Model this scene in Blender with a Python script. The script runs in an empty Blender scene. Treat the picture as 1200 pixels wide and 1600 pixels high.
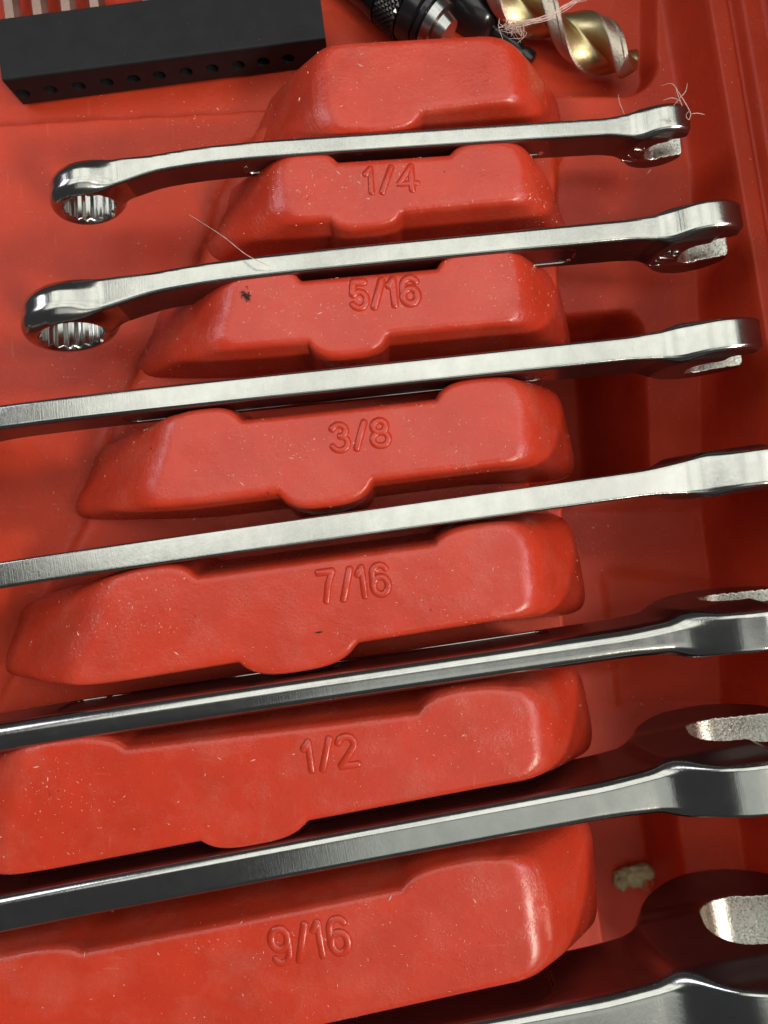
import bpy, bmesh, math, random
import numpy as np
from mathutils import Vector, Matrix
from mathutils.bvhtree import BVHTree

random.seed(7); np.random.seed(7)
S = 1e-4                      # one layout unit is 0.1 mm
H = 1060.0                    # camera height above the ridge tops, in units
scene = bpy.context.scene
col = scene.collection

# ------------------------------------------------------------------ camera
cam_d = bpy.data.cameras.new('camera')
cam = bpy.data.objects.new('camera', cam_d); col.objects.link(cam)
cam.location = (0, 0, H * S); cam.rotation_euler = (0, 0, 0)
cam_d.sensor_fit = 'VERTICAL'; cam_d.sensor_height = 24.0
cam_d.lens = 12.0 / (800.0 / H)
cam_d.clip_start = 0.005; cam_d.clip_end = 20.0
cam_d.dof.use_dof = True; cam_d.dof.focus_distance = 1065 * S; cam_d.dof.aperture_fstop = 13.0
scene.camera = cam

# ------------------------------------------------------------------ world and lamps
world = bpy.data.worlds.new('World'); scene.world = world; world.use_nodes = True
bg = world.node_tree.nodes['Background']
bg.inputs[0].default_value = (0.90, 0.93, 1.0, 1); bg.inputs[1].default_value = 0.065

def area_lamp(name, loc, target, sx, sy, power, color):
    d = bpy.data.lights.new(name, 'AREA'); d.shape = 'RECTANGLE'; d.size = sx * S; d.size_y = sy * S
    d.energy = power; d.color = color
    o = bpy.data.objects.new(name, d); col.objects.link(o)
    o.location = Vector(loc) * S
    o.rotation_euler = (Vector(target) - Vector(loc)).to_track_quat('-Z', 'Y').to_euler()
    return o
for i in range(3):             # ceiling of lit panels over the far side of the tray
    for j in range(3):
        x, y = 700 + (i - 1) * 2900, 2350 + (j - 1) * 2050
        area_lamp('ceiling_panel', (x, y, 6000), (x, y, 0), 2700, 1880, 0.34, (0.98, 1.0, 0.94))
area_lamp('ceiling_light_side', (2500, -3500, 6000), (2500, -3500, 0), 6200, 4100, 0.60, (0.95, 1.0, 0.95))
area_lamp('work_lamp', (16000, -14000, 18500), (0, 0, 0), 4600, 3800, 44.0, (1.0, 0.90, 0.76))
area_lamp('window_right', (8600, -900, 9400), (0, 0, 0), 2200, 4600, 4.0, (0.97, 0.84, 0.98))
area_lamp('window_left', (-5200, 2200, 4200), (0, 300, 0), 2400, 2200, 1.1, (0.86, 0.88, 1.0))

vs = scene.view_settings
vs.view_transform = 'Standard'; vs.look = 'None'; vs.gamma = 1.0; vs.exposure = 0.0
vs.use_curve_mapping = False
scene.cycles.max_bounces = 6; scene.cycles.diffuse_bounces = 3; scene.cycles.glossy_bounces = 4

# ------------------------------------------------------------------ helpers
def at(px, py, z=0.0):
    """layout point on the level z (units), from the plan of the ridge-top plane"""
    k = (H - z) / H
    return np.array([(px - 600.0) * k, (800.0 - py) * k, z])

def sstep(a, b, x):
    t = np.clip((x - a) / (b - a), 0, 1)
    return t * t * (3 - 2 * t)

def link(name, me, mats, parent=None, smooth=True):
    o = bpy.data.objects.new(name, me); col.objects.link(o)
    for m in (mats if isinstance(mats, (list, tuple)) else [mats]):
        me.materials.append(m)
    if parent is not None: o.parent = parent
    if smooth and len(me.polygons):
        me.polygons.foreach_set('use_smooth', [True] * len(me.polygons))
    return o

def mesh_from(name, verts, faces):
    me = bpy.data.meshes.new(name)
    v = np.asarray(verts, dtype=float) * S
    me.from_pydata(v.tolist(), [], [list(map(int, f)) for f in faces]); me.update()
    return me

def empty(name, loc=(0, 0, 0)):
    o = bpy.data.objects.new(name, None); col.objects.link(o)
    o.location = Vector(loc) * S; o.empty_display_size = 0.01
    return o

def tag(o, label=None, cat=None, group=None, kind=None):
    if label: o['label'] = label
    if cat: o['category'] = cat
    if group: o['group'] = group
    if kind: o['kind'] = kind
    return o

def tube(points, radii, seg=6, squash=1.0, up=(0, 0, 1), closed=False):
    """swept tube along points -> verts, faces (units)"""
    P = [np.array(p, float) for p in points]; n = len(P)
    if np.isscalar(radii): radii = [radii] * n
    V = []; F = []
    for i in range(n):
        t = P[(i + 1) % n] - P[i - 1] if closed else P[min(i + 1, n - 1)] - P[max(i - 1, 0)]
        t /= (np.linalg.norm(t) + 1e-9)
        a = np.cross(t, np.array(up, float))
        if np.linalg.norm(a) < 1e-3: a = np.cross(t, np.array([1.0, 0, 0]))
        a /= np.linalg.norm(a); b = np.cross(a, t)
        for k in range(seg):
            th = 2 * math.pi * k / seg
            V.append(P[i] + radii[i] * (math.cos(th) * a + squash * math.sin(th) * b))
    for i in range(n - 1):
        for k in range(seg):
            k2 = (k + 1) % seg
            F.append((i * seg + k, i * seg + k2, (i + 1) * seg + k2, (i + 1) * seg + k))
    if closed:
        for k in range(seg):
            k2 = (k + 1) % seg
            F.append(((n - 1) * seg + k, (n - 1) * seg + k2, k2, k))
    else:
        F.append(tuple(range(seg - 1, -1, -1))); F.append(tuple((n - 1) * seg + k for k in range(seg)))
    return V, F

# ------------------------------------------------------------------ materials
def nodes_of(m):
    m.use_nodes = True
    nt = m.node_tree; return nt, nt.nodes, nt.links, nt.nodes['Principled BSDF']

def tex_coord(nt, scale=(1, 1, 1), rot=(0, 0, 0)):
    tc = nt.nodes.new('ShaderNodeTexCoord'); mp = nt.nodes.new('ShaderNodeMapping')
    mp.inputs['Scale'].default_value = scale; mp.inputs['Rotation'].default_value = rot
    nt.links.new(tc.outputs['Object'], mp.inputs['Vector'])
    return mp.outputs['Vector']

def noise(nt, vec, scale, detail=3, rough=0.55):
    n = nt.nodes.new('ShaderNodeTexNoise'); n.inputs['Scale'].default_value = scale
    n.inputs['Detail'].default_value = detail; n.inputs['Roughness'].default_value = rough
    nt.links.new(vec, n.inputs['Vector']); return n.outputs['Fac']

def ramp(nt, fac, stops):
    r = nt.nodes.new('ShaderNodeValToRGB'); el = r.color_ramp.elements
    while len(el) < len(stops): el.new(0.5)
    for e, (p, c) in zip(el, stops): e.position = p; e.color = c if len(c) == 4 else (*c, 1)
    nt.links.new(fac, r.inputs['Fac']); return r.outputs['Color']

def math_node(nt, op, a, b):
    n = nt.nodes.new('ShaderNodeMath'); n.operation = op
    for i, x in enumerate((a, b)):
        if isinstance(x, (int, float)): n.inputs[i].default_value = x
        else: nt.links.new(x, n.inputs[i])
    return n.outputs[0]

def bump(nt, height, strength, dist, normal=None):
    b = nt.nodes.new('ShaderNodeBump'); b.inputs['Strength'].default_value = strength
    b.inputs['Distance'].default_value = dist
    nt.links.new(height, b.inputs['Height'])
    if normal is not None: nt.links.new(normal, b.inputs['Normal'])
    return b.outputs['Normal']

def red_plastic(name, base, rough, dusty, ripple=0.0):
    m = bpy.data.materials.new(name); nt, N, L, B = nodes_of(m)
    v = tex_coord(nt)
    big = noise(nt, v, 110, 4); fine = noise(nt, v, 2600, 3, 0.6); mid = noise(nt, v, 700, 3)
    c1 = ramp(nt, big, [(0.3, tuple(x * 0.90 for x in base)), (0.7, tuple(min(1, x * 1.08) for x in base))])
    # pale dusty film in patches, and fine specks of it
    film = math_node(nt, 'MULTIPLY', ramp(nt, noise(nt, v, 90, 5, 0.65), [(0.48, (0, 0, 0)), (0.75, (1, 1, 1))]), dusty)
    speck = ramp(nt, noise(nt, v, 4200, 2, 0.5), [(0.66, (0, 0, 0)), (0.76, (1, 1, 1))])
    patch = ramp(nt, noise(nt, v, 180, 3), [(0.42, (0, 0, 0)), (0.66, (1, 1, 1))])
    sp = math_node(nt, 'MULTIPLY', math_node(nt, 'MULTIPLY', speck, patch), 0.50)
    vs_ = tex_coord(nt, (1.0, 0.10, 1.0), (0, 0, 0.9)); vs2 = tex_coord(nt, (0.12, 1.0, 1.0), (0, 0, 0.5))
    scr = math_node(nt, 'MAXIMUM', ramp(nt, noise(nt, vs_, 1700, 2, 0.4), [(0.70, (0, 0, 0)), (0.75, (1, 1, 1))]), ramp(nt, noise(nt, vs2, 1500, 2, 0.4), [(0.71, (0, 0, 0)), (0.76, (1, 1, 1))]))
    sp = math_node(nt, 'ADD', sp, math_node(nt, 'MULTIPLY', scr, 0.10))
    fac = math_node(nt, 'ADD', film, sp)
    mix = N.new('ShaderNodeMix'); mix.data_type = 'RGBA'
    L.new(fac, mix.inputs['Factor']); L.new(c1, mix.inputs['A']); mix.inputs['B'].default_value = (0.62, 0.26, 0.19, 1)
    L.new(mix.outputs['Result'], B.inputs['Base Color'])
    r = math_node(nt, 'ADD', math_node(nt, 'MULTIPLY', mid, 0.16), rough - 0.08)
    L.new(r, B.inputs['Roughness'])
    B.inputs['IOR'].default_value = 1.47
    B.inputs['Specular IOR Level'].default_value = 0.5 if rough < 0.4 else 0.3
    nrm = bump(nt, noise(nt, v, 160, 2), 0.15, 2.0e-4)
    # pitted skin strongest in patches
    pit = math_node(nt, 'MULTIPLY', noise(nt, v, 2300, 3, 0.65), patch)
    nrm = bump(nt, pit, 0.7, 1.4e-4, nrm)
    nrm = bump(nt, fine, 0.42, 0.6e-4, nrm)
    if ripple:
        w = N.new('ShaderNodeTexWave'); w.wave_type = 'BANDS'; w.bands_direction = 'Z'
        w.inputs['Scale'].default_value = 560; w.inputs['Distortion'].default_value = 1.0; w.inputs['Detail'].default_value = 2
        L.new(v, w.inputs['Vector'])
        geo = N.new('ShaderNodeNewGeometry'); sx = N.new('ShaderNodeSeparateXYZ'); L.new(geo.outputs['True Normal'], sx.inputs[0])
        side = ramp(nt, sx.outputs['Z'], [(0.35, (0, 0, 0)), (0.6, (1, 1, 1)), (0.93, (1, 1, 1)), (0.985, (0, 0, 0))])
        nrm = bump(nt, math_node(nt, 'MULTIPLY', math_node(nt, 'MULTIPLY', w.outputs['Fac'], side), patch), ripple, 0.6e-4, nrm)
    L.new(nrm, B.inputs['Normal'])
    return m

RED = (0.465, 0.036, 0.014)
m_ridge = red_plastic('red_plastic_ridge', RED, 0.29, 0.13, 0.30)
m_floor = red_plastic('red_plastic_floor', (0.45, 0.038, 0.012), 0.48, 0.03)  # same plastic as the ridges; shade put into a slightly darker, browner base
m_digit = red_plastic('red_plastic_digit', RED, 0.24, 0.04)

def steel(name, base, rough, brush=0.0, coarse=0.0, speck=0.0):
    m = bpy.data.materials.new(name); nt, N, L, B = nodes_of(m)
    v = tex_coord(nt, (1, 1, 1))
    B.inputs['Metallic'].default_value = 1.0
    n1 = noise(nt, v, 260, 4)
    L.new(ramp(nt, n1, [(0.3, tuple(x * 0.86 for x in base)), (0.7, base)]), B.inputs['Base Color'])
    r = math_node(nt, 'ADD', math_node(nt, 'MULTIPLY', noise(nt, v, 420, 5, 0.7), 0.13), rough - 0.065)
    L.new(r, B.inputs['Roughness'])
    nrm = bump(nt, noise(nt, v, 900, 3), 0.10, 0.6e-4)
    if brush:     # cross-grinding lines over the narrow edges, stretched across the thickness
        vb = tex_coord(nt, (1.0, 0.04, 0.04))
        nrm = bump(nt, noise(nt, vb, 3600, 4, 0.7), brush, 0.5e-4, nrm)
    if coarse:
        nrm = bump(nt, noise(nt, v, 2600, 3, 0.7), coarse, 1.2e-4, nrm)
    if speck:
        nrm = bump(nt, noise(nt, v, 1700, 2, 0.6), speck, 0.6e-4, nrm)
    L.new(nrm, B.inputs['Normal'])
    return m
m_steel = steel('chrome_steel', (0.445, 0.442, 0.408), 0.17, brush=0.26, speck=0.10)
m_face = steel('satin_forged_face', (0.25, 0.225, 0.235), 0.30, speck=0.35)
def ground_steel(name):
    m = bpy.data.materials.new(name); nt, N, L, B = nodes_of(m)
    v = tex_coord(nt); B.inputs['Metallic'].default_value = 1.0
    g = noise(nt, v, 2700, 3, 0.7)
    L.new(ramp(nt, g, [(0.34, (0.22, 0.21, 0.17)), (0.47, (0.50, 0.49, 0.43)), (0.70, (0.72, 0.71, 0.65))]), B.inputs['Base Color'])
    L.new(math_node(nt, 'ADD', math_node(nt, 'MULTIPLY', noise(nt, v, 900, 3), 0.3), 0.16), B.inputs['Roughness'])
    nrm = bump(nt, g, 0.55, 1.2e-4)
    L.new(bump(nt, noise(nt, tex_coord(nt, (0.2, 1, 1)), 3000, 3), 0.3, 1.0e-4, nrm), B.inputs['Normal'])
    return m
m_jaw = ground_steel('ground_jaw_steel')
m_bit = steel('bit_steel', (0.50, 0.34, 0.28), 0.36, speck=0.3)
m_gold = steel('titanium_gold', (0.52, 0.43, 0.22), 0.36, speck=0.4)
m_land = steel('worn_land_steel', (0.52, 0.45, 0.36), 0.42, coarse=0.9)
m_ring = steel('bright_ring_steel', (0.42, 0.42, 0.40), 0.22)
m_grey = steel('dull_grey_steel', (0.15, 0.155, 0.155), 0.45, speck=0.2)

def plain(name, base, rough, bstr=0.2, bscale=1500, dust=0.0, spec=0.5):
    m = bpy.data.materials.new(name); nt, N, L, B = nodes_of(m)
    v = tex_coord(nt)
    c = ramp(nt, noise(nt, v, 300, 4), [(0.3, tuple(x * 0.8 for x in base)), (0.7, tuple(x * 1.2 for x in base))])
    if dust:
        sp = ramp(nt, noise(nt, v, 2600, 3, 0.6), [(0.70, (0, 0, 0)), (0.80, (dust, dust, dust))])
        mix = N.new('ShaderNodeMix'); mix.data_type = 'RGBA'
        L.new(sp, mix.inputs['Factor']); L.new(c, mix.inputs['A']); mix.inputs['B'].default_value = (0.35, 0.32, 0.29, 1)
        c = mix.outputs['Result']
    L.new(c, B.inputs['Base Color'])
    B.inputs['Roughness'].default_value = rough; B.inputs['Specular IOR Level'].default_value = spec
    L.new(bump(nt, noise(nt, v, bscale, 3), bstr, 0.6e-4), B.inputs['Normal'])
    return m
m_black = plain('black_plastic', (0.010, 0.010, 0.011), 0.5, dust=0.3, spec=0.22)
m_gloss = plain('black_oxide', (0.008, 0.008, 0.009), 0.20, 0.1)
m_dust = plain('dust', (0.72, 0.45, 0.34), 0.9)
m_speck = plain('dark_dirt', (0.02, 0.015, 0.01), 0.9)
m_lint = plain('lint_fibre', (0.60, 0.44, 0.38), 0.9)
m_fluff = plain('grey_fluff', (0.40, 0.37, 0.20), 0.95, 0.6, 1500)

# ================================================================== THE TRAY
tray = empty('tool_case_tray')
tag(tray, 'red moulded plastic tool case tray with numbered ridges between the wrenches', 'tool case')

# ---- floor: one moulded sheet with beds, pits, plinth and side wall
LEAN = 0.17
def wall_q(X, Y): return X + LEAN * (Y - 525.0)
q_lines = np.unique(np.concatenate([np.arange(-1500, 200, 14), np.arange(200, 440, 5), np.arange(440, 660, 2.5), np.arange(660, 720, 4), np.arange(720, 1500, 20)]))
y_lines = np.unique(np.concatenate([np.arange(-1400, -700, 14), np.arange(-700, 1040, 5), np.arange(1040, 1500, 20)]))
Q, Yg = np.meshgrid(q_lines, y_lines)
Xg = Q - LEAN * (Yg - 525.0)
# left plinth edge (points on the floor level) and levels falling towards the bigger wrenches
ply = np.array([1500, 720, 690, 670, 560, 433, 370, 274, 200, 114, -23, -194, -285, -600, -1500.])
plx = np.array([600, 600, 200, -238, -305, -342, -372, -439, -479, -513, -553, -650, -690, -850, -1200.])
edge = np.interp(Yg, ply[::-1], plx[::-1])
z_left = np.interp(Yg, [-900, 100, 700], [-260, -185, -165])
z_slot = np.interp(Yg, [-900, 100, 700], [-225, -140, -115])
Z = z_left + (z_slot - z_left) * sstep(-6, 26, Xg - edge)
z_right = np.interp(Yg, [-900, -420, -300, 0, 340, 620], [-430, -400, -370, -345, -230, -165])
Z = Z + (z_right - Z) * sstep(-34, -10, Xg - (331 + (480 - Yg) * 0.04))
# shallow steps across the right floor
Z += -9 * sstep(0, 40, -(Yg + 95 + 0.12 * (Xg - 400))) * sstep(330, 360, Q) * (Yg > -420)
# bed of the bits (upper left) and of the drill (upper right)
yb = 700 + 0.055 * (Xg + 680)
rx, ry = 428.0, 818.0       # rounded end of the drill bed
dd = np.hypot(np.maximum(Xg - rx, 0) * 0.95, np.maximum(ry - Yg, 0) * 1.0)
inside = np.where(Yg > ry, rx + 64 - Xg, np.where(Xg < rx, Yg - (ry - 64), 64 - dd))
m_left = sstep(0, 9, Yg - yb) * (Xg < 0)
m_drill = sstep(-4, 12, inside) * (Xg >= 0)
z_bed = -192 - 26 * sstep(-60, 120, Xg)
bedm = np.clip(m_left + m_drill, 0, 1)
Z = Z * (1 - bedm) + z_bed * bedm
# finger pits
def rbox(a0, a1, b0, b1, r, A, Bv):
    ca, cb = (a0 + a1) / 2, (b0 + b1) / 2
    qa = np.abs(A - ca) - (a1 - a0) / 2 + r; qb = np.abs(Bv - cb) - (b1 - b0) / 2 + r
    return np.hypot(np.maximum(qa, 0), np.maximum(qb, 0)) + np.minimum(np.maximum(qa, qb), 0) - r
Z -= 330 * sstep(6, -40, rbox(180, 462, 22, 372, 46, Q, Yg - 0.1 * (Xg - 400)))
Z -= 190 * sstep(8, -20, rbox(240, 430, -1500, -588, 26, Q, Yg - 0.12 * (Xg - 400)))
# side wall, rim, groove
w0 = 566.0
t = np.clip((Q - w0) / 32.0, 0, 1)
zr = -70.0
wall = np.where(Q < w0, 0, 1) * (t ** 1.7)
Z = Z * (1 - wall) + zr * wall
Z -= 9 * np.exp(-((Q - 634) / 4.5) ** 2)
Z += 14 * sstep(636, 646, Q)
Z += 270 * sstep(676, 706, Q)          # unseen outer shell of the case, height set to shade the right floor
# gentle moulding unevenness
Z += 1.6 * np.sin(Xg / 61.0 + 0.7) * np.cos(Yg / 83.0) * (1 - wall)
ny, nx = Q.shape
verts = np.stack([Xg, Yg, Z], -1).reshape(-1, 3)
idx = np.arange(nx * ny).reshape(ny, nx)
faces = np.stack([idx[:-1, :-1], idx[:-1, 1:], idx[1:, 1:], idx[1:, :-1]], -1).reshape(-1, 4)
floor = link('tray_floor', mesh_from('tray_floor', verts, faces), m_floor, tray)

# ---- ridges
def ridge_outline(T, up_nubs, low_nubs, radii, nup=96, nend=22, nc=10):
    """closed outline (top view), with per-point edge index and fraction along it"""
    C = [at(*p)[:2] for p in T]                    # TL TR BR BL
    counts = [nup, nend, nup, nend]
    nubs = [up_nubs, [], low_nubs, []]
    edges = []
    for e in range(4):
        a, b = C[e], C[(e + 1) % 4]
        L = np.linalg.norm(b - a); d = (b - a) / L
        n = np.array([-d[1], d[0]])                # clockwise outline seen from above: outward is left
        f0 = radii[e] / L; f1 = 1 - radii[(e + 1) % 4] / L
        row = []
        for i in range(counts[e]):
            f = f0 + (f1 - f0) * i / (counts[e] - 1)
            p = a + d * L * f
            off = 0
            for (x0, x1, h) in nubs[e]:
                tt = (p[0] + 600 - x0) / (x1 - x0)
                if 0 < tt < 1:
                    off += h * (1 - abs(2 * tt - 1) ** 3.0) ** 0.72
            row.append((p + n * off, f, n * off))
        edges.append(row)
    pts = []; info = []
    for e in range(4):
        row, nxt = edges[e], edges[(e + 1) % 4]
        for (p, f, o_) in row: pts.append(p); info.append((e, f))
        A, Bc = row[-1][0], nxt[0][0]
        ctl = C[(e + 1) % 4] + row[-1][2] + nxt[0][2]
        for i in range(1, nc):
            q = i / nc
            pts.append((1 - q) ** 2 * A + 2 * q * (1 - q) * ctl + q * q * Bc); info.append((e + q, None))
    return np.array(pts), info, C

def build_ridge(T, bx, up_nubs, low_nubs, label, radii=(30, 34, 30, 34), fillet=14, end_fillet=27, draft=23, drop=0.0):
    pts, info, C = ridge_outline(T, up_nubs, low_nubs, radii)
    zb = -150.0; k = (H - zb) / H
    bX = [(x - 600) * k for x in bx]               # TL TR BR BL at the foot
    dx = [bX[i] - C[i][0] for i in range(4)]
    dy = [draft * 0.6 - drop, draft * 0.6, -draft, -draft]
    D = np.zeros_like(pts); endness = np.zeros(len(pts))
    for i, (e, f) in enumerate(info):
        if f is None:
            c = (int(e) + 1) % 4; s = e - int(e)
            D[i] = (dx[c], dy[c]); endness[i] = s if c in (1, 3) else 1 - s
        else:
            e = int(e); a, b = e, (e + 1) % 4
            if e in (0, 2):
                wa = max(0, 1 - f / 0.16) ** 2; wb = max(0, 1 - (1 - f) / 0.16) ** 2
                D[i] = (dx[a] * wa + dx[b] * wb, dy[a] if e == 2 else draft * 0.6 - drop * wa)
            else:
                D[i] = (dx[a] * (1 - f) + dx[b] * f, dy[a] * (1 - f) + dy[b] * f); endness[i] = 1
    # even spacing round the outline
    P2 = np.vstack([pts, pts[:1]]); sl_ = np.concatenate([[0], np.cumsum(np.linalg.norm(np.diff(P2, axis=0), axis=1))])
    NP = 420; uu = np.linspace(0, sl_[-1], NP, endpoint=False)
    def rs(c): return np.interp(uu, sl_, np.append(c, c[0]))
    leftm = np.array([1.0 if (i > len(pts) * 0.62) else 0.0 for i in range(len(pts))])
    D = np.stack([rs(D[:, 0]), rs(D[:, 1])], 1); endness = rs(endness); leftm = rs(leftm)
    pts = np.stack([rs(pts[:, 0]), rs(pts[:, 1])], 1)
    # smooth the offsets round the outline so the foot stays fair
    ker = np.hanning(13); ker /= ker.sum()
    def sm(x): return np.convolve(np.concatenate([x[-6:], x, x[:6]]), ker, 'valid')
    for _ in range(3): D = np.stack([sm(D[:, 0]), sm(D[:, 1])], 1); endness = np.clip(sm(endness), 0, 1)
    # outward normals of the top outline
    tg = np.roll(pts, -2, 0) - np.roll(pts, 2, 0); tg /= np.linalg.norm(tg, axis=1)[:, None]
    nrm = np.stack([-tg[:, 1], tg[:, 0]], 1)
    for _ in range(2): nrm = np.stack([sm(nrm[:, 0]), sm(nrm[:, 1])], 1)
    nrm /= np.linalg.norm(nrm, axis=1)[:, None]
    rf = fillet + (np.where(leftm > 0.5, 20.0, end_fillet) - fillet) * endness
    rf = sm(rf)
    rings = []
    rings.append(np.column_stack([pts + D * 1.0 + nrm * 6, np.full(len(pts), -760.0)]))
    rings.append(np.column_stack([pts + D * 1.0 + nrm * 1, np.full(len(pts), -200.0)]))
    rings.append(np.column_stack([pts + D, np.full(len(pts), zb)]))
    # point on the wall just under the fillet, then a curve to the plateau
    def wall_pt(z): return pts + D * ((z / zb) ** 0.85)[:, None]
    for f in (0.75, 0.5, 0.3):
        z = zb + (1 - f) * (-rf * 0.9 - zb)
        rings.append(np.column_stack([wall_pt(z), z]))
    p0 = wall_pt(-rf * 0.9); p2 = pts - nrm * (rf * 0.85)[:, None]; p1 = pts
    for s in (0.0, 0.18, 0.36, 0.54, 0.7, 0.85, 1.0):
        xy = (1 - s) ** 2 * p0 + 2 * s * (1 - s) * p1 + s * s * p2
        z = (1 - s) ** 2 * (-rf * 0.9)
        rings.append(np.column_stack([xy, z]))
    for g in (2.0,):
        rings.append(np.column_stack([p2 - nrm * g, np.zeros(len(pts))]))
    n = len(pts); V = np.concatenate(rings); F = []
    for r in range(len(rings) - 1):
        o = r * n
        for i in range(n):
            j = (i + 1) % n
            F.append((o + i, o + n + i, o + n + j, o + j))
    F.append(tuple(range((len(rings) - 1) * n, len(rings) * n))[::-1])
    bm = bmesh.new(); bv = [bm.verts.new(Vector(v) * S) for v in V]
    for f in F: bm.faces.new([bv[i] for i in f])
    bmesh.ops.recalc_face_normals(bm, faces=bm.faces)
    me = bpy.data.meshes.new('ridge'); bm.to_mesh(me); bm.free()
    o = link('ridge', me, m_ridge, tray)
    o['label'] = label
    return o

R = []
R.append(build_ridge([(498, 66), (800, 50), (820, 154), (508, 192)], (415, 866, 888, 385), [], [(536, 660, 22)], 'unnumbered ridge of red plastic behind the smallest wrench', radii=(40, 46, 36, 50)))
R.append(build_ridge([(428, 257), (826, 232), (828, 312), (446, 348)], (340, 870, 890, 310), [(430, 526, 18), (704, 822, 19)], [(515, 628, 19)], 'red ridge with the raised size 1/4', radii=(36, 44, 34, 44)))
R.append(build_ridge([(360, 447), (820, 406), (822, 502), (333, 548)], (247, 878, 894, 202), [(360, 468, 26), (684, 818, 28)], [(481, 606, 27)], 'red ridge with the raised size 5/16', radii=(26, 48, 36, 50), drop=22))
R.append(build_ridge([(262, 669), (826, 608), (828, 721), (220, 797)], (152, 882, 900, 106), [(262, 376, 25), (682, 820, 26)], [(434, 582, 29)], 'red ridge with the raised size 3/8', radii=(26, 52, 40, 56), drop=46))
R.append(build_ridge([(172, 919), (832, 829), (838, 959), (92, 1080)], (36, 898, 918, -8), [(172, 304, 25), (680, 830, 21)], [(372, 556, 30)], 'red ridge with the raised size 7/16', radii=(28, 56, 42, 64), drop=72))
R.append(build_ridge([(28, 1190), (846, 1091), (854, 1214), (-24, 1380)], (-70, 911, 930, -145), [(10, 194, 26), (656, 822, 28)], [(314, 478, 22)], 'red ridge with the raised size 1/2', radii=(30, 54, 52, 64), drop=70))
R.append(build_ridge([(-60, 1527), (830, 1350), (852, 1528), (-100, 1738)], (-170, 922, 938, -210), [(-50, 124, 18), (630, 806, 24)], [(220, 380, 16)], 'red ridge with the raised size 9/16', radii=(44, 54, 56, 60)))

# ---- raised sizes: rounded strokes standing on the ridge tops
def arc(cx, cy, rx, ry, a0, a1, n=12):
    return [(cx + rx * math.cos(math.radians(a0 + (a1 - a0) * i / n)), cy + ry * math.sin(math.radians(a0 + (a1 - a0) * i / n))) for i in range(n + 1)]
GLYPH = {
    '1': (0.34, [[(0.03, 0.76), (0.19, 0.96)], [(0.20, 1.0), (0.20, 0.0)]]),
    '/': (0.46, [[(0.06, -0.02), (0.40, 1.0)]]),
    '4': (0.62, [[(0.44, 0.0), (0.44, 1.0)], [(0.43, 0.98), (0.03, 0.30)], [(0.02, 0.28), (0.60, 0.28)]]),
    '5': (0.60, [[(0.52, 1.0), (0.12, 1.0)], [(0.12, 1.0), (0.07, 0.56)], arc(0.28, 0.32, 0.27, 0.32, 138, -150)]),
    '6': (0.60, [arc(0.30, 0.30, 0.26, 0.30, 0, 360, 18), [(0.04, 0.32), (0.05, 0.66)] + arc(0.31, 0.70, 0.26, 0.30, 165, 30, 8)]),
    '3': (0.60, [arc(0.26, 0.75, 0.24, 0.24, 160, -80), arc(0.26, 0.27, 0.27, 0.28, 85, -160)]),
    '8': (0.60, [arc(0.30, 0.76, 0.22, 0.23, 0, 360, 18), arc(0.30, 0.27, 0.27, 0.27, 0, 360, 18)]),
    '7': (0.58, [[(0.02, 1.0), (0.52, 1.0)], [(0.52, 0.99), (0.32, 0.55), (0.20, 0.0)]]),
    '2': (0.60, [arc(0.29, 0.72, 0.26, 0.27, 165, -35, 10) + [(0.05, 0.02)], [(0.04, 0.0), (0.58, 0.0)]]),
    '9': (0.60, [arc(0.30, 0.70, 0.26, 0.30, 0, 360, 18), [(0.56, 0.68), (0.54, 0.34)] + arc(0.29, 0.30, 0.25, 0.30, -15, -150, 8)]),
}
def emboss(parent, text, cx, cy, width, height, ang, r, mat, name, frame=None, z=-0.9):
    total = sum(GLYPH[c][0] for c in text) + 0.14 * (len(text) - 1)
    sx = width / total; x = -total / 2
    if frame is None: r *= 1.22; z = -0.42 * r
    ca, sa = math.cos(math.radians(ang)), math.sin(math.radians(ang))
    c0 = at(cx, cy) if frame is None else None
    for ch in text:
        w, strokes = GLYPH[ch]; V = []; F = []
        for si, st in enumerate(strokes):
            P = []
            for (a, b) in st:
                lx = (x + a) * sx; ly = (b - 0.5) * height
                lx, ly = lx * ca - ly * sa, lx * sa + ly * ca
                P.append((c0[0] + lx, c0[1] + ly, z) if frame is None else frame(lx, ly))
            P = [np.array(p, float) for p in P]; rs_ = r * (1 - 0.06 * si); rad = [rs_] * len(P)
            shut = np.linalg.norm(P[0] - P[-1]) < 0.5
            if shut: P = P[:-1]; rad = rad[:-1]
            else:          # rounded stroke ends
                t0 = (P[0] - P[1]) / np.linalg.norm(P[0] - P[1]); t1 = (P[-1] - P[-2]) / np.linalg.norm(P[-1] - P[-2])
                P = [P[0] + t0 * r * 0.8, P[0] + t0 * r * 0.5] + P + [P[-1] + t1 * r * 0.5, P[-1] + t1 * r * 0.8]
                rad = [r * 0.35, r * 0.8] + rad + [r * 0.8, r * 0.35]
            v, f = tube(P, rad, 10, 0.9, up=(0, 0, 1) if frame is None else frame(None, None), closed=shut)
            base = len(V); V += v; F += [tuple(base + i for i in q) for q in f]
        link(name, mesh_from(name, V, F), mat, parent)
        x += w + 0.14
emboss(R[1], '1/4', 611, 280, 82, 38, 3.5, 5.35, m_digit, 'raised_digit')
emboss(R[2], '5/16', 601, 458, 106, 40, 5, 6.55, m_digit, 'raised_digit')
emboss(R[3], '3/8', 563, 680, 90, 40, 6, 5.75, m_digit, 'raised_digit')
emboss(R[4], '7/16', 553, 911, 110, 46, 7.5, 5.95, m_digit, 'raised_digit')
emboss(R[5], '1/2', 516, 1177, 84, 46, 8.5, 6.15, m_digit, 'raised_digit')
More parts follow.
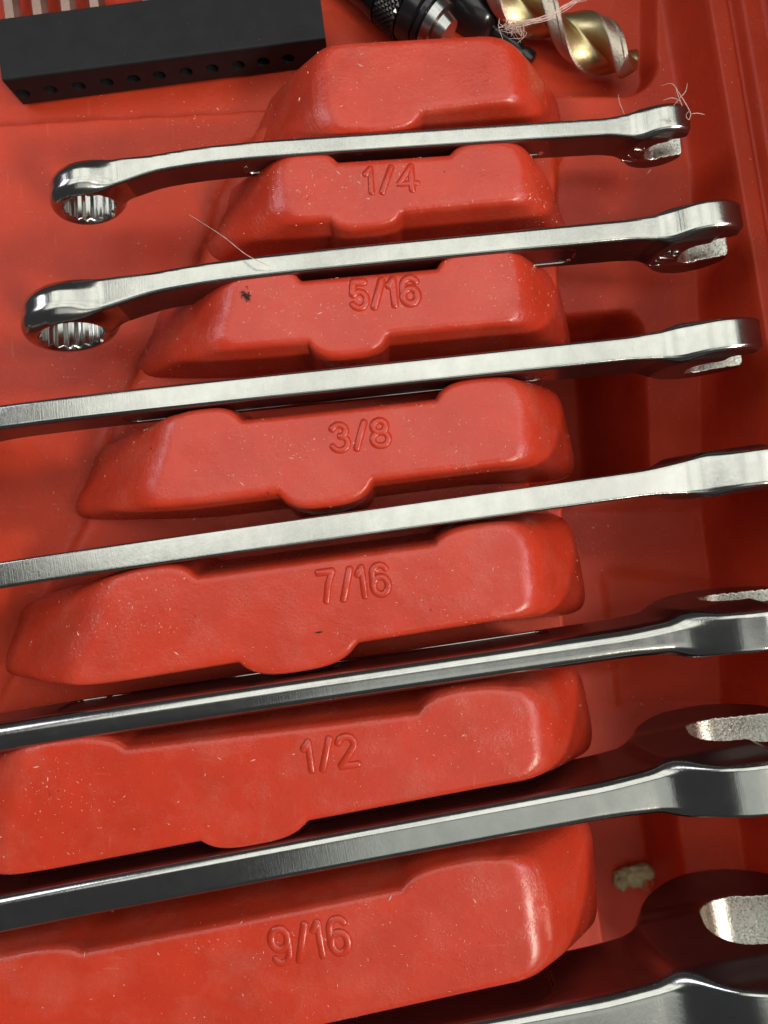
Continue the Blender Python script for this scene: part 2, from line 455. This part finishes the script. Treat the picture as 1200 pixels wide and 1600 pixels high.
emboss(R[6], '9/16', 484, 1470, 122, 54, 10, 6.55, m_digit, 'raised_digit')

# faint ejector-pin rings on three ridges
def pin_mark(parent, px, py, r):
    c = at(px, py); P = [(c[0] + r * math.cos(a), c[1] + r * math.sin(a), -1.45) for a in np.linspace(0, 2 * math.pi, 28, endpoint=False)]
    v, f = tube(P, 1.6, 6, closed=True)
    link('pin_mark', mesh_from('pin_mark', v, f), m_digit, parent)
pin_mark(R[3], 336, 715, 20); pin_mark(R[4], 222, 962, 22); pin_mark(R[6], 736, 1490, 19)

# ================================================================== WRENCHES (combination spanners standing on edge)
def surface_nets(f, xs, ys, zs):
    s = f < 0
    nx, ny, nz = f.shape
    cnt = np.zeros((nx - 1, ny - 1, nz - 1), np.int8)
    for i in (0, 1):
        for j in (0, 1):
            for k in (0, 1):
                cnt += s[i:nx - 1 + i, j:ny - 1 + j, k:nz - 1 + k]
    act = (cnt > 0) & (cnt < 8)
    I = np.argwhere(act); n = len(I)
    cid = -np.ones(act.shape, np.int64); cid[act] = np.arange(n)
    acc = np.zeros((n, 3)); num = np.zeros(n)
    corners = [(i, j, k) for i in (0, 1) for j in (0, 1) for k in (0, 1)]
    ax = (xs, ys, zs)
    for a in corners:
        for d in range(3):
            if a[d]: continue
            b = list(a); b[d] = 1
            ia = I + np.array(a); ib = I + np.array(b)
            fa = f[ia[:, 0], ia[:, 1], ia[:, 2]]; fb = f[ib[:, 0], ib[:, 1], ib[:, 2]]
            m = (fa < 0) != (fb < 0)
            t = np.where(m, fa / np.where(m, fa - fb, 1), 0)
            for c in range(3):
                pa = ax[c][ia[:, c]]; pb = ax[c][ib[:, c]]
                acc[:, c] += np.where(m, pa + t * (pb - pa), 0)
            num += m
    V = acc / num[:, None]
    quads = []
    for d in range(3):
        o1, o2 = (d + 1) % 3, (d + 2) % 3
        sl0 = [slice(None)] * 3; sl1 = [slice(None)] * 3
        sl0[d] = slice(0, -1); sl1[d] = slice(1, None)
        for sl in (sl0, sl1):
            sl[o1] = slice(1, -1); sl[o2] = slice(1, -1)
        ch = s[tuple(sl0)] != s[tuple(sl1)]
        E = np.argwhere(ch); pos = s[tuple(sl0)][ch]
        E[:, o1] += 1; E[:, o2] += 1
        def cell(a, b):
            c = E.copy(); c[:, o1] -= a; c[:, o2] -= b
            return cid[c[:, 0], c[:, 1], c[:, 2]]
        q = np.stack([cell(1, 1), cell(0, 1), cell(0, 0), cell(1, 0)], 1)
        q[~pos] = q[~pos][:, ::-1]
        quads.append(q)
    return V, np.concatenate(quads)

def smin(a, b, k):
    h = np.clip(0.5 + 0.5 * (b - a) / k, 0, 1)
    return b * (1 - h) + a * h - k * h * (1 - h)

class Wrench:
    def __init__(s, L, hs, ts, Ro, th, Rb, tb, hole, bend=0.0, vo=0.0, vb=0.0, r=5.0, tilt=12, gap=0.42):
        s.__dict__.update(locals())
    def bendw(s, u):
        ub = s.Rb * 2.6
        x = ub - u
        c = s.Rb * 2.0
        return s.bend * 0.5 * (x + np.sqrt(x * x + c * c)) - s.bend * 0.25 * c * c / (np.sqrt(x * x + c * c) + c)
    def notch(s, u, v):
        t = math.radians(s.tilt); a = (u - s.L) * math.cos(t) + (v - s.vo) * math.sin(t)
        b = -(u - s.L) * math.sin(t) + (v - s.vo) * math.cos(t)
        g = s.gap * s.Ro; rr = g * 0.85
        qa = (-0.36 * s.Ro - a) + rr; qb = np.abs(b) - g + rr
        return np.hypot(np.maximum(qa, 0), np.maximum(qb, 0)) + np.minimum(np.maximum(qa, qb), 0) - rr, a
    def hole_d(s, u, v):
        out = None
        for base in (0, 20, 40):
            h = None
            for k in range(3):
                t = math.radians(base + 60 * k + 8)
                d = np.abs(u * math.cos(t) + (v - s.vb) * math.sin(t)) - s.hole
                h = d if h is None else np.maximum(h, d)
            out = h if out is None else np.minimum(out, h)
        return out
    def sdf(s, u, v, w):
        wb = w - s.bendw(u)
        f = np.clip(u / s.L, 0, 1)
        hs = s.hs * (0.86 + 0.14 * f); vc = (s.hs - hs)          # top edge straight
        ts = s.ts + (s.th * 0.93 - s.ts) * sstep(s.L - 1.75 * s.Ro, s.L - 0.70 * s.Ro, u) + (s.tb * 0.80 - s.ts) * sstep(2.2 * s.Rb, 0.7 * s.Rb, u)
        qv = np.abs(v - vc) - (hs - s.r); qw = np.abs(wb) - (ts - s.r)
        sh = np.hypot(np.maximum(qv, 0), np.maximum(qw, 0)) + np.minimum(np.maximum(qv, qw), 0) - s.r
        # sunk panels on both faces
        p0, p1 = s.L * 0.28, s.L * 0.80
        rr = hs * 0.42
        qa = np.abs(u - (p0 + p1) / 2) - (p1 - p0) / 2 + rr; qb = np.abs(v - vc) - hs * 0.60 + rr
        pan = np.hypot(np.maximum(qa, 0), np.maximum(qb, 0)) + np.minimum(np.maximum(qa, qb), 0) - rr
        pan = np.maximum(pan, (ts - 2.5) - np.abs(wb))
        sh = np.maximum(sh, -pan)
        sh = np.maximum(sh, np.maximum(-u, u - s.L))
        # open end
        rho = np.hypot(u - s.L, v - s.vo) - s.Ro
        nt, a = s.notch(u, v)
        r2 = 8.0
        out2 = np.maximum(rho, a - 0.74 * s.Ro)
        qa = out2 + r2; qb = np.abs(w) - s.th + r2
        od = np.hypot(np.maximum(qa, 0), np.maximum(qb, 0)) + np.minimum(np.maximum(qa, qb), 0) - r2
        d = smin(sh, od, s.Ro * 0.26)
        d = np.maximum(d, -nt)
        # ring end
        rho = np.hypot(u, v - s.vb) - s.Rb
        r3 = min(0.78 * s.tb, 26.0)
        qa = rho + r3; qb = np.abs(wb) - s.tb + r3
        rd = np.hypot(np.maximum(qa, 0), np.maximum(qb, 0)) + np.minimum(np.maximum(qa, qb), 0) - r3
        d = smin(d, rd, s.Rb * 0.24)
        # bore with a countersunk mouth
        hd = s.hole_d(u, v)
        cs = np.hypot(u, v - s.vb) - (s.hole * 1.02 + np.maximum(0, np.abs(wb) - s.tb + 9))
        d = np.maximum(d, -np.minimum(hd, np.maximum(cs, s.tb - 9 - np.abs(wb))))
        return d

def build_wrench(label, p, line, xbox, xopen, lean=0.0, ztop=4.0, fine_box=2.4, fine_open=2.6, stamp=None):
    """line = (y at x=600, slope) of the upper edge on the ridge-top plane; xbox/xopen = ring and jaw centres there"""
    y0, sl = line
    A = at(xbox, y0 - sl * (xbox - 600), ztop); Bp = at(xopen, y0 - sl * (xopen - 600), ztop)
    L = np.linalg.norm(Bp[:2] - A[:2])
    W = Wrench(L=L, **p)
    ub0, ub1 = -W.Rb - 8, W.Rb * 1.5
    uo0, uo1 = L - W.Ro * 1.35, L + W.Ro + 8
    us = np.concatenate([np.arange(ub0, ub1, fine_box), np.arange(ub1, uo0, 7.0), np.arange(uo0, uo1, fine_open)])
    vm = max(W.Rb, W.Ro, W.hs) + max(abs(W.vo), abs(W.vb)) + 7
    step = 2.6 if W.Ro < 100 else 3.2
    vsn = np.arange(-vm, vm, step)
    bmax = float(W.bendw(np.array([ub0]))[0])
    ws = np.arange(-max(W.th, W.tb) - 7, max(W.th, W.tb + max(bmax, 0)) + 8, step)
    G = W.sdf(us[:, None, None], vsn[None, :, None], ws[None, None, :])
    V, F = surface_nets(G, us, vsn, ws)
    def grad(V, e=0.35):
        g = np.stack([W.sdf(V[:, 0] + e, V[:, 1], V[:, 2]) - W.sdf(V[:, 0] - e, V[:, 1], V[:, 2]),
                      W.sdf(V[:, 0], V[:, 1] + e, V[:, 2]) - W.sdf(V[:, 0], V[:, 1] - e, V[:, 2]),
                      W.sdf(V[:, 0], V[:, 1], V[:, 2] + e) - W.sdf(V[:, 0], V[:, 1], V[:, 2] - e)], 1)
        return g / (2 * e)
    for _ in range(2):
        g = grad(V); d = W.sdf(V[:, 0], V[:, 1], V[:, 2])
        V = V - np.clip(d / np.maximum((g * g).sum(1), 0.3), -2.0, 2.0)[:, None] * g
    root = empty('combination_wrench', (A[0], A[1], ztop))
    c = 1 / math.hypot(1, sl); u_ax = Vector((c, sl * c, 0)); w_ax = Vector((sl * c, -c, 0)); v_ax = Vector((0, 0, 1))
    M = Matrix((u_ax, v_ax, w_ax)).transposed() @ Matrix.Rotation(math.radians(lean), 3, 'X')
    root.rotation_euler = M.to_euler()
    V[:, 1] -= W.hs                                  # origin on the top edge
    cu = V[F][:, :, 0].mean(1)
    wallf = V[F].mean(1)
    nt, a = W.notch(wallf[:, 0], wallf[:, 1] + W.hs)
    jaw = (np.abs(nt) < 1.2) & (cu > uo0)
    ub = W.Rb * 1.25; uo = L - W.Ro * 1.2
    for nm, sel in (('ring_end', cu < ub), ('shank', (cu >= ub) & (cu <= uo)), ('open_end', cu > uo)):
        Fs = F[sel]; used, inv = np.unique(Fs, return_inverse=True); Fn = inv.reshape(Fs.shape)
        me = mesh_from(nm, V[used], Fn)
        o = link(nm, me, [m_steel, m_jaw, m_face], root)
        if nm == 'open_end': opn = o
        Vg = V[used].copy(); Vg[:, 1] += W.hs
        g = grad(Vg, 1.3); g /= np.linalg.norm(g, axis=1)[:, None] + 1e-9
        mi = np.where(np.abs(g[Fn].mean(1)[:, 2]) > 0.86, 2, 0)
        if nm == 'ring_end': mi[:] = 0
        mi = np.where(jaw[sel], 1, mi)
        me.polygons.foreach_set('material_index', mi.astype(np.int32))
        me.normals_split_custom_set_from_vertices(g.tolist())
    if stamp:
        cx, cv = L - W.Ro * 0.66, W.vo - W.hs - W.Ro * 0.12
        def frame(lx, ly):
            if lx is None: return (0, 0, 1)
            lo, hi = 0.0, W.th * 2.0
            for _ in range(18):
                md = (lo + hi) / 2
                if float(W.sdf(np.array(cx + lx), np.array(cv + ly + W.hs), np.array(md))) < 0: lo = md
                else: hi = md
            return (cx + lx, cv + ly, lo + 0.4)
        emboss(opn, stamp, 0, 0, W.Ro * 0.78, W.Ro * 0.34, 75, 1.7, m_steel, 'stamped_digit', frame)
    tag(root, label, 'wrench', 'combination wrenches standing on edge in the tray')
    return root

build_wrench('smallest chrome wrench, topmost in the row, just above the raised 1/4',
             dict(hs=30, ts=14, Ro=57, th=22, Rb=59, tb=27, hole=34, bend=0.21, vo=-10, vb=-12, r=4.5), (218, 0.063), 120, 1042, lean=-3, stamp='1/4')
build_wrench('chrome wrench with its ring end in view, just above the raised 5/16',
             dict(hs=38, ts=17.5, Ro=78, th=24, Rb=75, tb=33, hole=43, bend=0.17, vo=-14, vb=-16, r=6), (393, 0.094), 86, 1108, lean=-7, stamp='5/16')
build_wrench('chrome wrench just above the raised 3/8, its jaw tip near the side wall',
             dict(hs=46, ts=19.5, Ro=92, th=26, Rb=86, tb=34, hole=58, bend=0.05, vo=-18, vb=-18, r=6), (584, 0.105), -190, 1130, lean=-3)
build_wrench('chrome wrench seen edge-on just above the raised 7/16',
             dict(hs=52, ts=20.5, Ro=108, th=30, Rb=98, tb=38, hole=66, bend=0.05, vo=-22, vb=-20, r=4), (812, 0.140), -280, 1184)
build_wrench('chrome wrench with a rounded streaked edge just above the raised 1/2',
             dict(hs=58, ts=24, Ro=124, th=32, Rb=112, tb=42, hole=76, bend=0.05, vo=-24, vb=-22, r=19), (1064, 0.148), -350, 1182)
build_wrench('large chrome wrench with dark shank just above the raised 9/16',
             dict(hs=64, ts=30, Ro=146, th=40, Rb=128, tb=48, hole=86, bend=0.05, vo=-28, vb=-24, r=15), (1319, 0.185), -420, 1180)
build_wrench('largest chrome wrench at the bottom edge, below the raised 9/16',
             dict(hs=72, ts=34, Ro=168, th=46, Rb=144, tb=54, hole=98, bend=0.05, vo=-30, vb=-26, r=17), (1663, 0.186), -460, 1220)

# ================================================================== THINGS IN THE UPPER BEDS
# ---- black bit holder with a row of bits
HZ = -120.0; HB = -186.0
hl = at(5, 128, HZ); hr = at(509, 62, HZ)
hd = (hr - hl)[:2]; HL = np.linalg.norm(hd); hd /= HL; hn = np.array([-hd[1], hd[0]])   # hn points away from the viewer side
HW = 108.0
holder = empty('bit_holder', (hl[0], hl[1], HB)); holder.rotation_euler = (0, 0, math.atan2(hd[1], hd[0]))
tag(holder, 'black plastic bit holder bar with a row of round holes, upper left', 'bit holder')
hole_px = [35, 78, 122, 166, 208, 248, 290, 331, 372, 411, 450]
hole_u = [((at(x, 145 - (x - 35) * 0.132, (HZ + HB) / 2)[:2] - hl[:2]) @ hd) for x in hole_px]
hh = HZ - HB
def holder_mesh():
    V = []; F = []; rr = 11.5; n = 20; dep = 30.0
    cuts = [0.0] + [(hole_u[i] + hole_u[i + 1]) / 2 for i in range(10)] + [hole_u[-1] + (hole_u[-1] - hole_u[-2]) / 2]
    zc = hh * 0.46
    for i, u in enumerate(hole_u):
        x0, x1 = cuts[i], cuts[i + 1]
        b = len(V); sq = []
        for k in range(n):
            th = 2 * math.pi * (k + 0.5) / n; c, s_ = math.cos(th), math.sin(th)
            V.append((u + rr * c, 0, zc + rr * s_))
            m = 1e9
            if c > 1e-6: m = min(m, (x1 - u) / c)
            if c < -1e-6: m = min(m, (x0 - u) / c)
            if s_ > 1e-6: m = min(m, (hh - zc) / s_)
            if s_ < -1e-6: m = min(m, (0 - zc) / s_)
            V.append((u + m * c, 0, zc + m * s_))
            V.append((u + rr * c, dep, zc + rr * s_))
        for k in range(n):
            a, c_ = b + 3 * k, b + 3 * ((k + 1) % n)
            F.append((a, c_, c_ + 1, a + 1)); F.append((a, a + 2, c_ + 2, c_))
        F.append(tuple(b + 3 * k + 2 for k in range(n)))
        for (cx, cz) in ((x0, 0), (x1, 0), (x1, hh), (x0, hh)):   # corner fill
            th = math.atan2(cz - zc, cx - u); k = int((th / (2 * math.pi) * n - 0.5) // 1) % n
            V.append((cx, 0, cz)); F.append((b + 3 * k + 1, b + 3 * ((k + 1) % n) + 1, len(V) - 1))
    x1 = cuts[-1]; r = 4.0
    b = len(V)
    # top with a rolled front edge, end caps, back, base
    prof = [(0, hh - 0.2)] + [(r - r * math.cos(a), hh + r * math.sin(a)) for a in (0.4, 0.8, 1.2, 1.57)] + [(HW - 3, hh + r), (HW, hh + r - 3), (HW, 0), (0.2, 0)]
    e0, e1 = 0.0, max(x1, HL)
    for x in (e0, e1):
        for (y, z) in prof: V.append((x, y, z))
    m = len(prof)
    for k in range(m - 1): F.append((b + k, b + m + k, b + m + k + 1, b + k + 1))
    F.append(tuple(b + k for k in range(m))); F.append(tuple(b + m + k for k in range(m))[::-1])
    F.append((b, b + m - 1, b + 2 * m - 1, b + m)) if e1 > x1 + 60 else None
    V2 = len(V); V += [(x1, 0, 0), (e1, 0, 0), (e1, 0, hh), (x1, 0, hh)]; F.append((V2, V2 + 1, V2 + 2, V2 + 3))
    return V, F
V, F = holder_mesh()
link('holder_body', mesh_from('holder_body', V, F), m_black, holder, smooth=False)

# bits: hexagonal steel shanks pushed through the holder (one hole empty)
def hex_bit(u, length, label):
    o = empty('screwdriver_bit', 0 * hl)
    base = hl[:2] + hd * u + hn * 12
    o.location = Vector((base[0], base[1], HB + hh * 0.46)) * S
    o.rotation_euler = (0, 0, math.atan2(hd[1], hd[0]))
    prof = [(0, 6.5), (4, 9), (HW + 18, 9), (HW + 19, 9)]
    V = []; F = []
    def ring(y, r, n=6):
        b = len(V)
        for k in range(n):
            a = math.pi * 2 * (k + 0.5) / n + math.pi / 6
            V.append((r * math.cos(a), y, r * math.sin(a)))
        return b
    st = [(0, 7), (4, 9), (HW - 20, 9), (HW - 19, 15.5), (HW + 46, 15.5), (HW + 50, 13), (HW + 58, 13), (HW + 62, 15.5), (length, 15.5), (length + 4, 12)]
    bs = [ring(y, r) for (y, r) in st]
    for a, b in zip(bs[:-1], bs[1:]):
        for k in range(6): F.append((a + k, a + (k + 1) % 6, b + (k + 1) % 6, b + k))
    F.append(tuple(bs[0] + k for k in range(6))); F.append(tuple(bs[-1] + k for k in range(6))[::-1])
    link('hex_shank', mesh_from('hex_shank', V, F), m_bit, o, smooth=False)
    P = [(0, length + 2, 0), (0, length + 40, 0)]
    v, f = tube(P, [9, 7], 8); link('driver_tip', mesh_from('driver_tip', v, f), m_bit, o)
    tag(o, label, 'screwdriver bit', 'hex bits standing in the black holder')
words = ['first', 'second', 'third', 'fourth', None, 'fifth', 'sixth', 'seventh', 'eighth', 'ninth', 'tenth']
for i, wd in enumerate(words):
    if wd: hex_bit(hole_u[i], 260 + 12 * (i % 3), 'coppery hex bit in the black holder, %s bit from the left' % wd)

# ---- lathe helper along an arbitrary axis
def lathe(profile, seg=40):
    """profile (x along axis, radius) -> verts, faces round the local X axis"""
    V = []; F = []
    for (x, r) in profile:
        for k in range(seg):
            a = 2 * math.pi * k / seg; V.append((x, r * math.cos(a), r * math.sin(a)))
    for i in range(len(profile) - 1):
        for k in range(seg):
            j = (k + 1) % seg
            F.append((i * seg + k, (i + 1) * seg + k, (i + 1) * seg + j, i * seg + j))
    F.append(tuple(range(seg))[::-1][::-1]); F.append(tuple((len(profile) - 1) * seg + k for k in range(seg))[::-1])
    return V, F
def aim(o, a, b):
    d = Vector((b - a)); o.location = Vector(a) * S
    o.rotation_euler = d.to_track_quat('X', 'Z').to_euler()

def flat_link(name, V, F, mat, parent, ang=35):
    me = mesh_from(name, V, F); bm = bmesh.new(); bm.from_mesh(me)
    bmesh.ops.recalc_face_normals(bm, faces=bm.faces); bm.to_mesh(me); bm.free()
    o = link(name, me, mat, parent)
    try: me.set_sharp_from_angle(angle=math.radians(ang))
    except Exception: pass
    return o

# ---- black driver handle with knurled collar
a = at(492, -118, -140); b = at(704, 58, -140)
hnd = empty('driver_handle'); aim(hnd, a, b)
tag(hnd, 'glossy black driver handle with knurled collar behind the top ridge', 'driver handle')
LA = np.linalg.norm(b - a)
flat_link('handle_body', *lathe([(-160, 58), (LA * 0.50, 58), (LA * 0.55, 61), (LA * 0.57, 61)]), m_gloss, hnd)
# knurl: diamond grid
V = []; F = []; seg = 72; nxk = 10; x0, x1 = LA * 0.575, LA * 0.725
for i in range(nxk + 1):
    for k in range(seg):
        a_ = 2 * math.pi * k / seg; r = 59 + (3.2 if (i + k) % 2 == 0 else -0.4)
        if i in (0, nxk): r = 58
        V.append((x0 + (x1 - x0) * i / nxk, r * math.cos(a_), r * math.sin(a_)))
for i in range(nxk):
    for k in range(seg):
        j = (k + 1) % seg; A_, B_, C_, D_ = i * seg + k, (i + 1) * seg + k, (i + 1) * seg + j, i * seg + j
        if (i + k) % 2 == 0: F += [(A_, B_, D_), (B_, C_, D_)]
        else: F += [(A_, B_, C_), (A_, C_, D_)]
link('knurled_collar', mesh_from('knurled_collar', V, F), m_gloss, hnd, smooth=False)
flat_link('nose', *lathe([(x1, 54), (x1 + 2, 56), (x1 + 26, 53), (x1 + 30, 46), (x1 + 33, 46), (x1 + 34, 50), (x1 + 40, 48)]), m_gloss, hnd)
flat_link('bright_ring', *lathe([(x1 + 38, 40), (x1 + 44, 43), (x1 + 60, 40), (x1 + 62, 30), (x1 + 80, 26)]), m_ring, hnd)

# ---- black adapter with a grey blade
a = at(640, -70, -190); b = at(876, 136, -222)
ad = empty('socket_adapter'); aim(ad, a, b); LA = np.linalg.norm(b - a)
tag(ad, 'black socket adapter lying between the knurled handle and the drill', 'adapter')
flat_link('socket_body', *lathe([(-60, 44), (LA * 0.42, 44), (LA * 0.50, 40), (LA * 0.54, 30), (LA * 0.56, 18)]), m_gloss, ad)
flat_link('collar', *lathe([(LA * 0.55, 14), (LA * 0.60, 16), (LA * 0.70, 16), (LA * 0.73, 12), (LA * 0.76, 16), (LA * 0.80, 16), (LA * 0.81, 8)]), m_gloss, ad)

# ---- gold twist drill
a = at(742, -38, -165); b = at(996, 108, -150)
dr = empty('twist_drill'); aim(dr, a, b); LD = np.linalg.norm(b - a)
tag(dr, 'gold titanium twist drill with worn spiral edges, top right', 'drill bit')
Rd = 43.0; n = 96; pitch = 270.0; start = -260.0; tip = LD
nxs = 150; xsd = np.linspace(start, tip, nxs)
def flute_r(th):
    """radius of the two-fluted section"""
    t = (th % math.pi) / math.pi          # 0..1 per half turn
    if t < 0.26: 
        r = Rd * (0.95 if t > 0.07 else 1.0)
        return r
    s = (t - 0.26) / 0.74
    return Rd * (0.26 + 0.70 * abs(2 * s - 1) ** 1.7) if s < 0.5 else Rd * (0.26 + 0.74 * abs(2 * s - 1) ** 2.4)
V = []; F = []; MI = []
TH = [2 * math.pi * k / n for k in range(n)]
RR = [flute_r(t) for t in TH]
for i, x in enumerate(xsd):
    tw = 2 * math.pi * x / pitch + 0.9
    cone = (tip - x) / math.tan(math.radians(31)) * 0 + (tip - x) * math.tan(math.radians(59))
    for t, r in zip(TH, RR):
        rr = min(r, cone + 0.5)
        V.append((x, rr * math.cos(t + tw), rr * math.sin(t + tw)))
for i in range(nxs - 1):
    for k in range(n):
        j = (k + 1) % n
        F.append((i * n + k, (i + 1) * n + k, (i + 1) * n + j, i * n + j))
        MI.append(1 if (RR[k] > 0.9 * Rd and RR[j] > 0.9 * Rd) else 0)
me = mesh_from('spiral_flutes', V, F); bm = bmesh.new(); bm.from_mesh(me)
bmesh.ops.recalc_face_normals(bm, faces=bm.faces); bm.to_mesh(me); bm.free()
o = link('spiral_flutes', me, [m_gold, m_land], dr)
me.polygons.foreach_set('material_index', MI)
try: me.set_sharp_from_angle(angle=math.radians(40))
except Exception: pass

# ================================================================== LINT, DUST AND DIRT
dg = bpy.context.evaluated_depsgraph_get(); bpy.context.view_layer.update()
tv, tp = [], []
for o in [floor] + R:
    off = len(tv); tv += [tuple(v.co / S) for v in o.data.vertices]; tp += [tuple(off + i for i in p.vertices) for p in o.data.polygons]
bvh = BVHTree.FromPolygons([Vector(v) for v in tv], tp)
def drop(X, Y):
    h = bvh.ray_cast(Vector((X, Y, 400)), Vector((0, 0, -1)))
    return h[0], h[1]

def fibre(P, r):
    # smooth a rough polyline
    P = [np.array(p, float) for p in P]; out = []
    for i in range(len(P) - 1):
        p0, p1, p2, p3 = P[max(i - 1, 0)], P[i], P[i + 1], P[min(i + 2, len(P) - 1)]
        for t in np.linspace(0, 1, 8, endpoint=False):
            out.append(0.5 * ((2 * p1) + (-p0 + p2) * t + (2 * p0 - 5 * p1 + 4 * p2 - p3) * t * t + (-p0 + 3 * p1 - 3 * p2 + p3) * t ** 3))
    out.append(P[-1]); m = len(out)
    return tube(out, [r * (0.45 + 0.75 * math.sin(math.pi * (i + 0.5) / m) * (0.8 + 0.4 * math.sin(i * 1.7))) for i in range(m)], 5)
def fibres(name, strands, r, mat, label, cat):
    V = []; F = []
    for st in strands:
        v, f = fibre([at(*p) for p in st], r); b = len(V); V += v; F += [tuple(b + i for i in q) for q in f]
    o = link(name, mesh_from(name, V, F), mat); tag(o, label, cat)
    return o
fibres('lint_tuft', [
    [(1033, 134, 50), (1050, 131, 60), (1062, 147, 58), (1073, 165, 50), (1079, 178, 40), (1076, 187, 36), (1072, 180, 40), (1078, 172, 44)],
    [(1052, 166, 45), (1062, 153, 52), (1071, 143, 56), (1074, 130, 58)],
    [(1036, 157, 42), (1050, 153, 48), (1062, 158, 44), (1066, 166, 40)],
    [(1066, 166, 40), (1060, 150, 52), (1056, 138, 55)],
    [(1080, 178, 30), (1090, 177, 28), (1101, 179, 26)]], 0.55, m_lint, 'pale lint tuft caught on the jaw of the smallest wrench', 'lint')
st = []
for i in range(9):
    j = lambda s: random.uniform(-s, s)
    st.append([(793 + j(5), 46 + j(6), -70 + j(6)), (820 + j(5), 36 + j(5), -66), (858 + j(4), 26 + j(5), -60), (885 + j(5), 10 + j(4), -58), (912 + j(6), -4 + j(5), -58)])
for i in range(14):
    c = (804 + random.uniform(-16, 16), 44 + random.uniform(-9, 12), -75)
    st.append([tuple(c[k] + random.uniform(-14, 14) for k in range(3)) for _ in range(4)])
fibres('lint_strand', st, 0.5, m_lint, 'matted pale lint strand lying across the gold drill', 'lint')
fibres('loose_hair', [[(295, 335, -40), (322, 352, -18), (352, 372, 6), (382, 396, 24), (404, 408, 20), (422, 416, 12)]], 0.6, m_lint, 'thin pale hair crossing the second wrench near its ring end', 'hair')
fibres('short_hair', [[(966, 148, -128), (968, 160, -130), (972, 170, -126), (976, 180, -120)]], 0.5, m_lint, 'short pale hair on the red floor left of the lint tuft', 'hair')
def at_floor(px, py):
    g = at(px, py, -100); p, nn = None, None
    z = -100
    for _ in range(4):
        g = at(px, py, z); p, nn = drop(g[0], g[1]); z = p.z
    return p, nn

# fluff clod in the dark pit
rng = np.random.RandomState(3)
_p, _n = at_floor(994, 1362); g = np.array([_p.x, _p.y, _p.z + 13])
from mathutils import noise as mn
bm = bmesh.new()
for (ox, oy, oz, sx, sy, sz) in ((-14, -4, 0, 22, 15, 12), (10, 6, 2, 24, 12, 13), (-26, -14, -4, 12, 12, 9), (28, 12, -2, 13, 7, 8), (0, -12, -4, 15, 9, 8)):
    r_ = bmesh.ops.create_icosphere(bm, subdivisions=4, radius=1)
    for v in r_['verts']:
        c = v.co.copy(); k = 1 + 0.40 * mn.fractal(c * 1.9 + Vector((ox, oy, oz)), 1.0, 2.0, 4) + 0.16 * mn.noise(c * 7 + Vector((ox, 0, 0)))
        v.co = Vector((g[0] + 1.45 * (ox + c.x * sx * k), g[1] + 1.45 * (oy + c.y * sy * k), g[2] + 1.3 * (oz + c.z * sz * k))) * S
me = bpy.data.meshes.new('fluff_clod'); bm.to_mesh(me); bm.free()
clod = link('fluff_clod', me, m_fluff)
tag(clod, 'crumpled grey-green fluff clod in the dark pit, bottom right', 'fluff')
V = []; F = []
for i in range(46):
    p = g + np.array([rng.uniform(-50, 50), rng.uniform(-30, 30), rng.uniform(-4, 18)])
    P = [p]
    for _ in range(3): P.append(P[-1] + rng.uniform(-10, 10, 3))
    v, f = fibre(P, 0.7); b_ = len(V); V += v; F += [tuple(b_ + q for q in x) for x in f]
link('loose_fibres', mesh_from('loose_fibres', V, F), m_fluff, clod)

# dark speck on the 5/16 ridge
V = []; F = []
c0 = at(386, 461, 1.5)
for i in range(26):
    p = c0 + np.array([rng.normal(0, 3), rng.normal(0, 5), rng.uniform(0, 3)])
    P = [p]
    for _ in range(2): P.append(P[-1] + np.array([rng.uniform(-5, 5), rng.uniform(-5, 5), rng.uniform(-.6, .8)]))
    v, f = fibre(P, 0.55); b_ = len(V); V += v; F += [tuple(b_ + q for q in x) for x in f]
sp = link('dirt_speck', mesh_from('dirt_speck', V, F), m_speck); tag(sp, 'small black fuzzy speck on the ridge marked 5/16', 'dirt')

# dust flakes strewn over the plastic
def flakes(name, count, size, mat, label, clusters):
    V = []; F = []
    k = 0
    while k < count:
        if random.random() < 0.55:
            cx, cy, sd = random.choice(clusters); px, py = random.gauss(cx, sd), random.gauss(cy, sd * 0.6)
        else:
            px, py = random.uniform(-20, 1220), random.uniform(-20, 1620)
        g_ = at(px, py, 0); p, nn = drop(g_[0], g_[1])
        if p is None: continue
        k += 1
        s = random.uniform(*size) * (2.0 if random.random() < 0.05 else 1); el = random.choice([1, 1, 1.5, 2.5, 4])
        a_ = random.uniform(0, math.pi); nn = np.array(nn)
        t1 = np.cross(nn, [math.cos(a_), math.sin(a_), 0.2]); t1 /= np.linalg.norm(t1) + 1e-9; t2 = np.cross(nn, t1)
        c = np.array(p) + nn * 0.2; b = len(V)
        V += [c + t1 * s * el, c + t2 * s * 0.8, c - t1 * s * el * .8, c - t2 * s * 0.7, c + nn * s * 0.9]
        F += [(b, b + 1, b + 4), (b + 1, b + 2, b + 4), (b + 2, b + 3, b + 4), (b + 3, b, b + 4)]
    o = link(name, mesh_from(name, V, F), mat, smooth=False)
    tag(o, label, 'dust', kind='stuff'); return o
cl = [(450, 470, 60), (700, 690, 70), (430, 700, 60), (700, 920, 70), (600, 100, 90), (200, 960, 50), (560, 480, 60), (150, 650, 70), (150, 560, 70), (750, 1140, 60), (650, 1450, 90), (450, 1500, 90), (110, 1250, 60), (300, 120, 80), (470, 290, 40), (800, 440, 50), (560, 290, 60), (1000, 860, 40), (860, 300, 30)]
flakes('dust', 3200, (0.35, 0.9), m_dust, 'pale dust flakes strewn over the red plastic', cl)
flakes('grit', 40, (0.5, 1.1), m_speck, 'dark grit specks scattered over the red plastic', cl)
